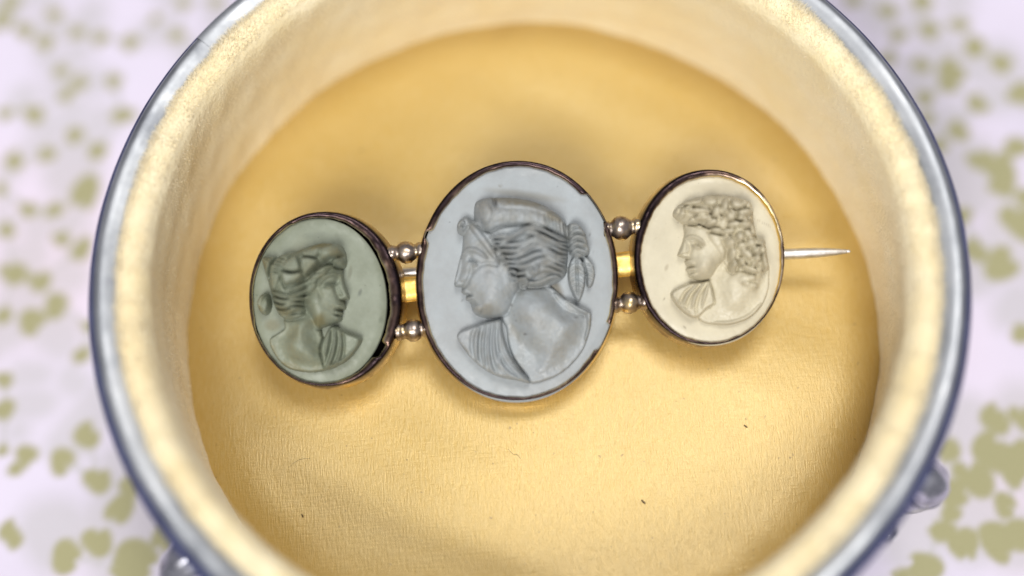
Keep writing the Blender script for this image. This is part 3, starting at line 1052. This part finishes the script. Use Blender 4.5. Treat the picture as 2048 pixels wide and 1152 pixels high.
for ln in [[(196, 545), (250, 568), (310, 582), (370, 566), (430, 520), (485, 470)], [(204, 580), (250, 602), (300, 612), (350, 598), (412, 580)], [(212, 612), (250, 636), (296, 640), (336, 622), (392, 622)], [(224, 645), (264, 668), (310, 668), (352, 648), (396, 650)], [(240, 678), (290, 696), (340, 694), (392, 680)], [(440, 500), (462, 470), (500, 455), (545, 420)], [(400, 548), (440, 540), (474, 500)]]:
    C.lock(ln, 15, 0.42, 2, 5)
# little bun
C.dome([(118, 570), (150, 548), (178, 560), (192, 610), (184, 660), (152, 684), (122, 664), (104, 615)], 1.15, 46, lab=HR, p=0.7)
C.groove([(182, 562), (158, 590), (144, 635), (150, 676)], 5, 0.14)
C.ridge([(122, 640), (126, 600), (150, 572)], 14, 0.14)
C.ridge([(172, 585), (176, 625), (162, 662)], 15, 0.2)
for a in [(480, 280, 90, 22, 0.9, -15), (360, 305, 60, 14, 0.7, -15), (165, 370, 30, 40, 0.4, 0), (480, 720, 60, 40, 0.75, 0), (270, 660, 60, 30, 0.5, 20), (125, 650, 22, 26, 0.7, 0), (300, 980, 120, 20, 0.5, 18), (200, 900, 30, 60, 0.5, -25), (590, 330, 40, 30, 0.5, 0), (640, 960, 90, 16, 0.35, -35), (340, 790, 60, 60, 0.25, 0)]:
    C.mark(C.stain, *a)
for a in [(610, 410, 12, 7, 0.5), (606, 655, 12, 5, 0.6), (200, 790, 20, 5, 0.6, -30), (500, 815, 8, 40, 0.45, 15), (560, 760, 26, 12, 0.25), (575, 500, 10, 12, 0.3), (192, 440, 10, 30, 0.45, 25), (270, 570, 4, 4, .4)]:
    C.mark(C.dirt, *a)
C.build(cam_l, STONE_L, {SK: 'portrait_bust', HR: 'carved_hair', DR: 'carved_drapery'}, tint=(0.06, 0.0, 0.0))

# ---- right bust, facing left, crowned with fruit and ringlets
C = Carve((1210, 320), 1506 / 510., (365, 185, 1005, 1000))
C.dome([(600, 715), (620, 790), (560, 850), (540, 930), (620, 971), (720, 977), (840, 942), (920, 872), (962, 780), (970, 690), (960, 600), (860, 560), (700, 560), (640, 640)], 0.42, 18, lab=SK)
C.dome([(640, 730), (650, 830), (700, 920), (800, 920), (890, 850), (930, 770), (900, 650), (760, 600), (680, 640)], 0.7, 120, mode='add', p='s')
C.ridge([(640, 960), (740, 962), (840, 925), (915, 850)], 16, 0.16)
C.dome([(384, 796), (420, 762), (480, 736), (560, 722), (610, 716), (632, 780), (640, 850), (600, 880), (545, 930), (500, 926), (430, 872)], 0.85, 18, lab=DR, mode='set')
for ln in [[(560, 735), (500, 800), (470, 880)], [(590, 730), (548, 800), (530, 870), (532, 920)], [(520, 740), (462, 790), (430, 850)]]:
    C.groove(ln, 7, 0.2)
for ln in [[(575, 730), (528, 800), (500, 880)], [(535, 738), (482, 795), (450, 860)], [(600, 740), (580, 800), (560, 880)]]:
    C.ridge(ln, 12, 0.24)
C.groove([(612, 722), (628, 780), (640, 850)], 6, 0.26)
C.ridge([(390, 802), (440, 872), (520, 935), (620, 968)], 9, 0.26)
# head
C.dome([(470, 380), (466, 430), (456, 485), (440, 530), (426, 562), (440, 575), (472, 584), (468, 604), (478, 622), (482, 634), (474, 650), (486, 668), (494, 690), (520, 706), (570, 716), (620, 700), (660, 640), (720, 560), (720, 420), (600, 360)], 1.35, 105, p=0.62, lab=SK, per=4, base=0.18)
C.dome([(510, 590), (560, 560), (620, 560), (650, 620), (620, 690), (560, 708), (520, 670)], 0.30, 60, mode='add', p='s')
C.ridge([(460, 470), (500, 462), (545, 486), (572, 516)], 13, 0.26)
C.ridge([(460, 490), (446, 540), (434, 564)], 13, 0.26)
C.groove([(484, 490), (496, 530), (484, 572)], 10, 0.26)
C.groove([(500, 500), (530, 506), (556, 526)], 9, 0.28)
C.ridge([(505, 520), (530, 530), (550, 540)], 8, 0.2)
C.groove([(440, 580), (470, 590), (496, 586)], 5, 0.28)
C.ridge([(446, 568), (466, 574), (484, 570)], 8, 0.18)
C.ridge([(472, 618), (492, 618), (512, 622)], 9, 0.24)
C.groove([(478, 636), (498, 637), (520, 636)], 5, 0.38)
C.ridge([(480, 652), (498, 652), (516, 652)], 8, 0.22)
C.groove([(488, 672), (506, 670), (526, 670)], 6, 0.22)
C.oval(512, 690, 20, 16, 0.22)
C.groove([(500, 704), (560, 720), (616, 708)], 7, 0.28)
# hair with fruit, leaves and ringlets
C.dome([(396, 322), (420, 280), (470, 246), (560, 216), (650, 205), (760, 216), (842, 250), (872, 300), (880, 380), (900, 455), (942, 480), (958, 560), (968, 645), (950, 672), (900, 690), (820, 680), (730, 665), (700, 600), (650, 520), (600, 470), (540, 425), (480, 395), (440, 372), (410, 350)], 1.75, 110, lab=HR, p=0.7)
C.dome([(590, 460), (640, 440), (720, 470), (760, 560), (740, 660), (690, 600), (640, 530)], 0.3, 40, mode='add')
for (x, y, rx, ry, h, r) in [
        (432, 322, 24, 32, .4, -30), (505, 262, 44, 14, .42, -4), (470, 300, 34, 13, .32, -20), (606, 252, 34, 30, .46, 0), (560, 268, 16, 22, .3, 0), (652, 238, 20, 18, .34, 0),
        (688, 288, 20, 44, .44, 18), (640, 322, 24, 30, .36, 30), (770, 270, 38, 30, .5, 0), (826, 268, 34, 22, .42, 20), (812, 320, 46, 22, .44, -20), (790, 356, 30, 16, .3, 10),
        (720, 340, 26, 30, .34, 0), (540, 318, 52, 18, .3, 6), (560, 356, 40, 18, .36, 0), (512, 372, 26, 18, .38, 0), (610, 384, 28, 20, .32, -20), (672, 392, 26, 16, .38, 10),
        (740, 396, 34, 18, .4, -8), (815, 392, 34, 20, .4, 0), (862, 420, 18, 26, .3, 0), (640, 430, 30, 15, .36, 20), (706, 436, 34, 16, .36, -14), (770, 470, 24, 24, .5, 0),
        (826, 450, 26, 20, .36, 30), (720, 500, 30, 28, .34, 0), (790, 520, 28, 20, .3, 0), (846, 500, 26, 26, .4, 0), (904, 490, 30, 24, .42, 10), (920, 540, 22, 30, .36, -10),
        (872, 548, 24, 22, .4, 0), (818, 570, 38, 20, .34, 40), (742, 636, 19, 30, .6, 0), (732, 570, 18, 34, .34, 0), (868, 600, 18, 40, .42, 25), (926, 610, 20, 42, .48, -18),
        (838, 652, 42, 16, .4, 24), (790, 612, 20, 26, .28, 0), (948, 600, 12, 24, .25, 0), (776, 590, 14, 20, .3, 0)]:
    if rx * ry < 420:
        continue
    C.oval(x, y, rx * 1.3, ry * 1.3, h * 1.05, r, p=0.7)
    th_ = np.linspace(0, 2 * math.pi, 13)
    ca, sa = math.cos(math.radians(r)), math.sin(math.radians(r))
    ex, ey = 1.36 * rx * np.cos(th_), 1.36 * ry * np.sin(th_)
    C.groove(np.stack([x + ex * ca - ey * sa, y + ex * sa + ey * ca], 1), 5.0, 0.12, per=2, taper=0.0)
for ln in [[(415, 345), (432, 310), (470, 280)], [(455, 300), (500, 292), (548, 296)], [(600, 290), (602, 320), (606, 345)], [(650, 260), (662, 300), (668, 340)], [(716, 250), (708, 300), (724, 330)], [(735, 310), (780, 306), (850, 296)],
           [(760, 330), (760, 372), (800, 376)], [(480, 396), (540, 390), (600, 410), (650, 412)], [(590, 440), (650, 452), (700, 456)], [(745, 440), (748, 480), (745, 520)], [(800, 470), (800, 500), (820, 530)],
           [(760, 560), (800, 600), (830, 640)], [(850, 560), (850, 600), (890, 650)], [(896, 560), (900, 600), (920, 655)], [(706, 540), (712, 580), (726, 612)], [(870, 460), (890, 462), (905, 470)], [(768, 660), (775, 630), (762, 610)]]:
    C.groove(ln, 6.5, 0.30)
for (x, y, r, s) in [(860, 300, 22, 0), (610, 330, 20, 90), (890, 520, 22, 200), (700, 470, 24, 30), (660, 365, 18, 120), (545, 390, 16, 0)]:
    C.curl(x, y, r, 0.26, 1.0, s)
# fallen ringlets on the shoulder
C.dome([(745, 650), (820, 640), (920, 650), (930, 700), (905, 760), (880, 785), (820, 775), (770, 735)], 0.45, 45, mode='add', p='s', lab=HR)
C.oval(850, 700, 26, 22, 0.22)
C.oval(872, 752, 20, 18, 0.25)
C.oval(815, 735, 26, 14, 0.18)
C.groove([(800, 745), (840, 728), (880, 726)], 7, 0.22)
for a in [(650, 208, 150, 14, 0.8, 0), (860, 380, 30, 90, 0.5, 0), (590, 640, 40, 40, 0.3, 0), (560, 690, 50, 16, 0.5, 0), (900, 640, 60, 80, 0.25, 0), (470, 590, 16, 8, 0.8, 0), (800, 960, 160, 10, 0.4, -16), (640, 410, 90, 20, 0.35, 0)]:
    C.mark(C.stain, *a)
for a in [(604, 330, 10, 16, 0.45), (478, 590, 8, 4, 0.5), (912, 660, 18, 5, 0.7), (866, 565, 16, 10, 0.4), (786, 634, 6, 8, 0.45), (795, 368, 20, 6, 0.3), (884, 455, 20, 4, 0.5), (534, 785, 5, 12, 0.3, 30), (506, 750, 4, 4, 0.4)]:
    C.mark(C.dirt, *a)
C.build(cam_r, STONE_R, {SK: 'portrait_bust', HR: 'carved_hair', DR: 'carved_drapery'}, zscale=1.5, tint=(0.1, 0.2, 0.1))


# ---- joints between the settings
def solid_of_revolution(axis_a, axis_b, prof, n=28):
    """lathe along a line given in brooch (u, v, h)"""
    A = uvh(*[np.array(k, float) for k in axis_a])
    B_ = uvh(*[np.array(k, float) for k in axis_b])
    t = (B_ - A)
    Ln = np.linalg.norm(t)
    t = t / Ln
    s = np.cross(t, BN)
    s /= np.linalg.norm(s)
    u = np.cross(s, t)
    V = []
    for (f, r) in prof:
        for k in range(n):
            a = 2 * math.pi * k / n
            V.append(A + t * f * Ln + r * (math.cos(a) * s + math.sin(a) * u))
    F = grid_faces(len(prof), n, True).tolist()
    F.append(list(range(n)))
    F.append(list(range((len(prof) - 1) * n, len(prof) * n))[::-1])
    return np.array(V), F


th = np.linspace(0, math.pi, 14)
for (px, py, rpx, half) in ((813, 505, 20.5, 36), (826, 661, 20, 34), (1243, 456, 22, 36), (1259, 606, 20, 34)):
    c = to_uv(np.array(px * 1.0), np.array(py * 1.0), -0.55)
    e = to_uv(np.array(px + half * 1.0), np.array(py - half * 0.11), -0.55)
    d = e - c
    rb = rpx / 18.8
    hl = np.linalg.norm(d)
    pr = [(0.0, 0.80), (0.12, 0.84)]
    sph = [(0.5 - math.cos(a) * rb * 0.97 / (2 * hl), max(0.70, math.sin(a) * rb)) for a in th]
    pr += [q for q in sph if 0.16 < q[0] < 0.84] + [(0.88, 0.84), (1.0, 0.80)]
    pr = smooth_profile(pr, 2)
    V, F = solid_of_revolution((c[0] - d[0], c[1] - d[1], -0.55), (c[0] + d[0], c[1] + d[1], -0.55), pr)
    V = V + 0.05 * np.sin(V[:, [1, 2, 0]] * 3.1 + px) + RNG.normal(0, 0.014, V.shape)
    bpart('bead', V, F, BEAD)

# flat gilt bar along the back
ax = to_uv(np.array([815.0, 1252.0]), np.array([579.0, 528.0]), -2.6)
dv = (ax[1] - ax[0]) / np.linalg.norm(ax[1] - ax[0])
nv = np.array([-dv[1], dv[0]])
a0, a1 = ax[0] - dv * 4.0, ax[1] + dv * 4.0
bm = bmesh.new()
cr = []
sec = [(-1.18, -3.5), (1.18, -3.5), (1.22, -2.75), (1.05, -2.5), (0.4, -2.38), (-0.4, -2.38), (-1.05, -2.5), (-1.22, -2.75)]
V = []
for f in np.linspace(0, 1, 40):
    p = a0 + (a1 - a0) * f
    for (w_, h_) in sec:
        q = p + nv * (w_ * (1 + 0.02 * math.sin(f * 60)))
        V.append(uvh(np.array(q[0]), np.array(q[1]), np.array(h_ + 0.05 * math.sin(f * 23 + w_))))
F = grid_faces(40, len(sec), True).tolist() + [list(range(len(sec))), list(range(39 * len(sec), 40 * len(sec)))[::-1]]
bpart('back_bar', V, F, GOLD)
bm.free()

# steel pin: hinged behind the left stone, its point standing clear on the right
tip = to_uv(np.array(1700.0), np.array(502.5), -4.0)
ent = to_uv(np.array(1570.0), np.array(508.5), -4.0)
dd = (tip - ent) / np.linalg.norm(tip - ent)
hin = to_uv(np.array(700.0), np.array(551.0), -4.0)
P, R = [], []
for f in np.linspace(0, 1, 30):
    q = hin + (ent - hin) * f
    P.append(uvh(np.array(q[0]), np.array(q[1]), np.array(-4.0)))
    R.append(0.54)
for f in np.linspace(0.06, 1, 18):
    q = ent + (tip - ent) * f
    P.append(uvh(np.array(q[0]), np.array(q[1]), np.array(-4.0)))
    R.append(0.54 * (1 - 0.72 * f ** 2.8))
V, F = tube(np.array(P), R, 16)
bpart('pin', V, F, STEEL)
# hinge knuckle carrying the pin
V, F = tube(np.array([uvh(np.array(hin[0]), np.array(hin[1] + k), np.array(-3.9)) for k in (-1.6, -0.8, 0, 0.8, 1.6)]), [0.75, 0.8, 0.8, 0.8, 0.75], 18)
bpart('hinge', V, F, GOLD)

# ------------------------------------------------------------------ lint lying on the satin


def lint(name, pts, r, label, cat='lint'):
    P = []
    for (px, py) in catmull(pts, 4, False):
        q = on_z(px, py, 1.1)
        q[2] = satin_z(q[0], q[1]) + r * 0.9
        q = on_z(px, py, q[2])
        P.append(q)
    P = np.array(P)
    rad = [r * (0.5 + 0.5 * math.sin(math.pi * (0.1 + 0.8 * k / (len(P) - 1)))) for k in range(len(P))]
    V, F = tube(P, rad, 6)
    o0 = P.mean(0)
    o = mesh_obj(name, V - o0, F, LINT)
    o.location = tuple(o0 * S)
    tag(o, label, cat)


lint('lint_fibre', [(578, 935), (588, 925), (604, 918), (620, 917)], 0.016, 'thin curved dark fibre on satin below the green-grey cameo')
lint('lint_fibre', [(1016, 898), (1026, 908), (1035, 910), (1042, 918)], 0.016, 'fine kinked fibre on satin below the blue-grey cameo')
lint('lint_speck', [(1283, 1000), (1287, 1004), (1291, 1007)], 0.09, 'dark brown speck of lint on satin near the velvet lip')
lint('lint_speck', [(1488, 850), (1492, 853), (1495, 855)], 0.07, 'small brown speck on satin below the cream cameo')
lint('lint_speck', [(603, 1028), (605, 1031), (606, 1035)], 0.07, 'tiny dark speck where satin meets the shaded velvet wall')
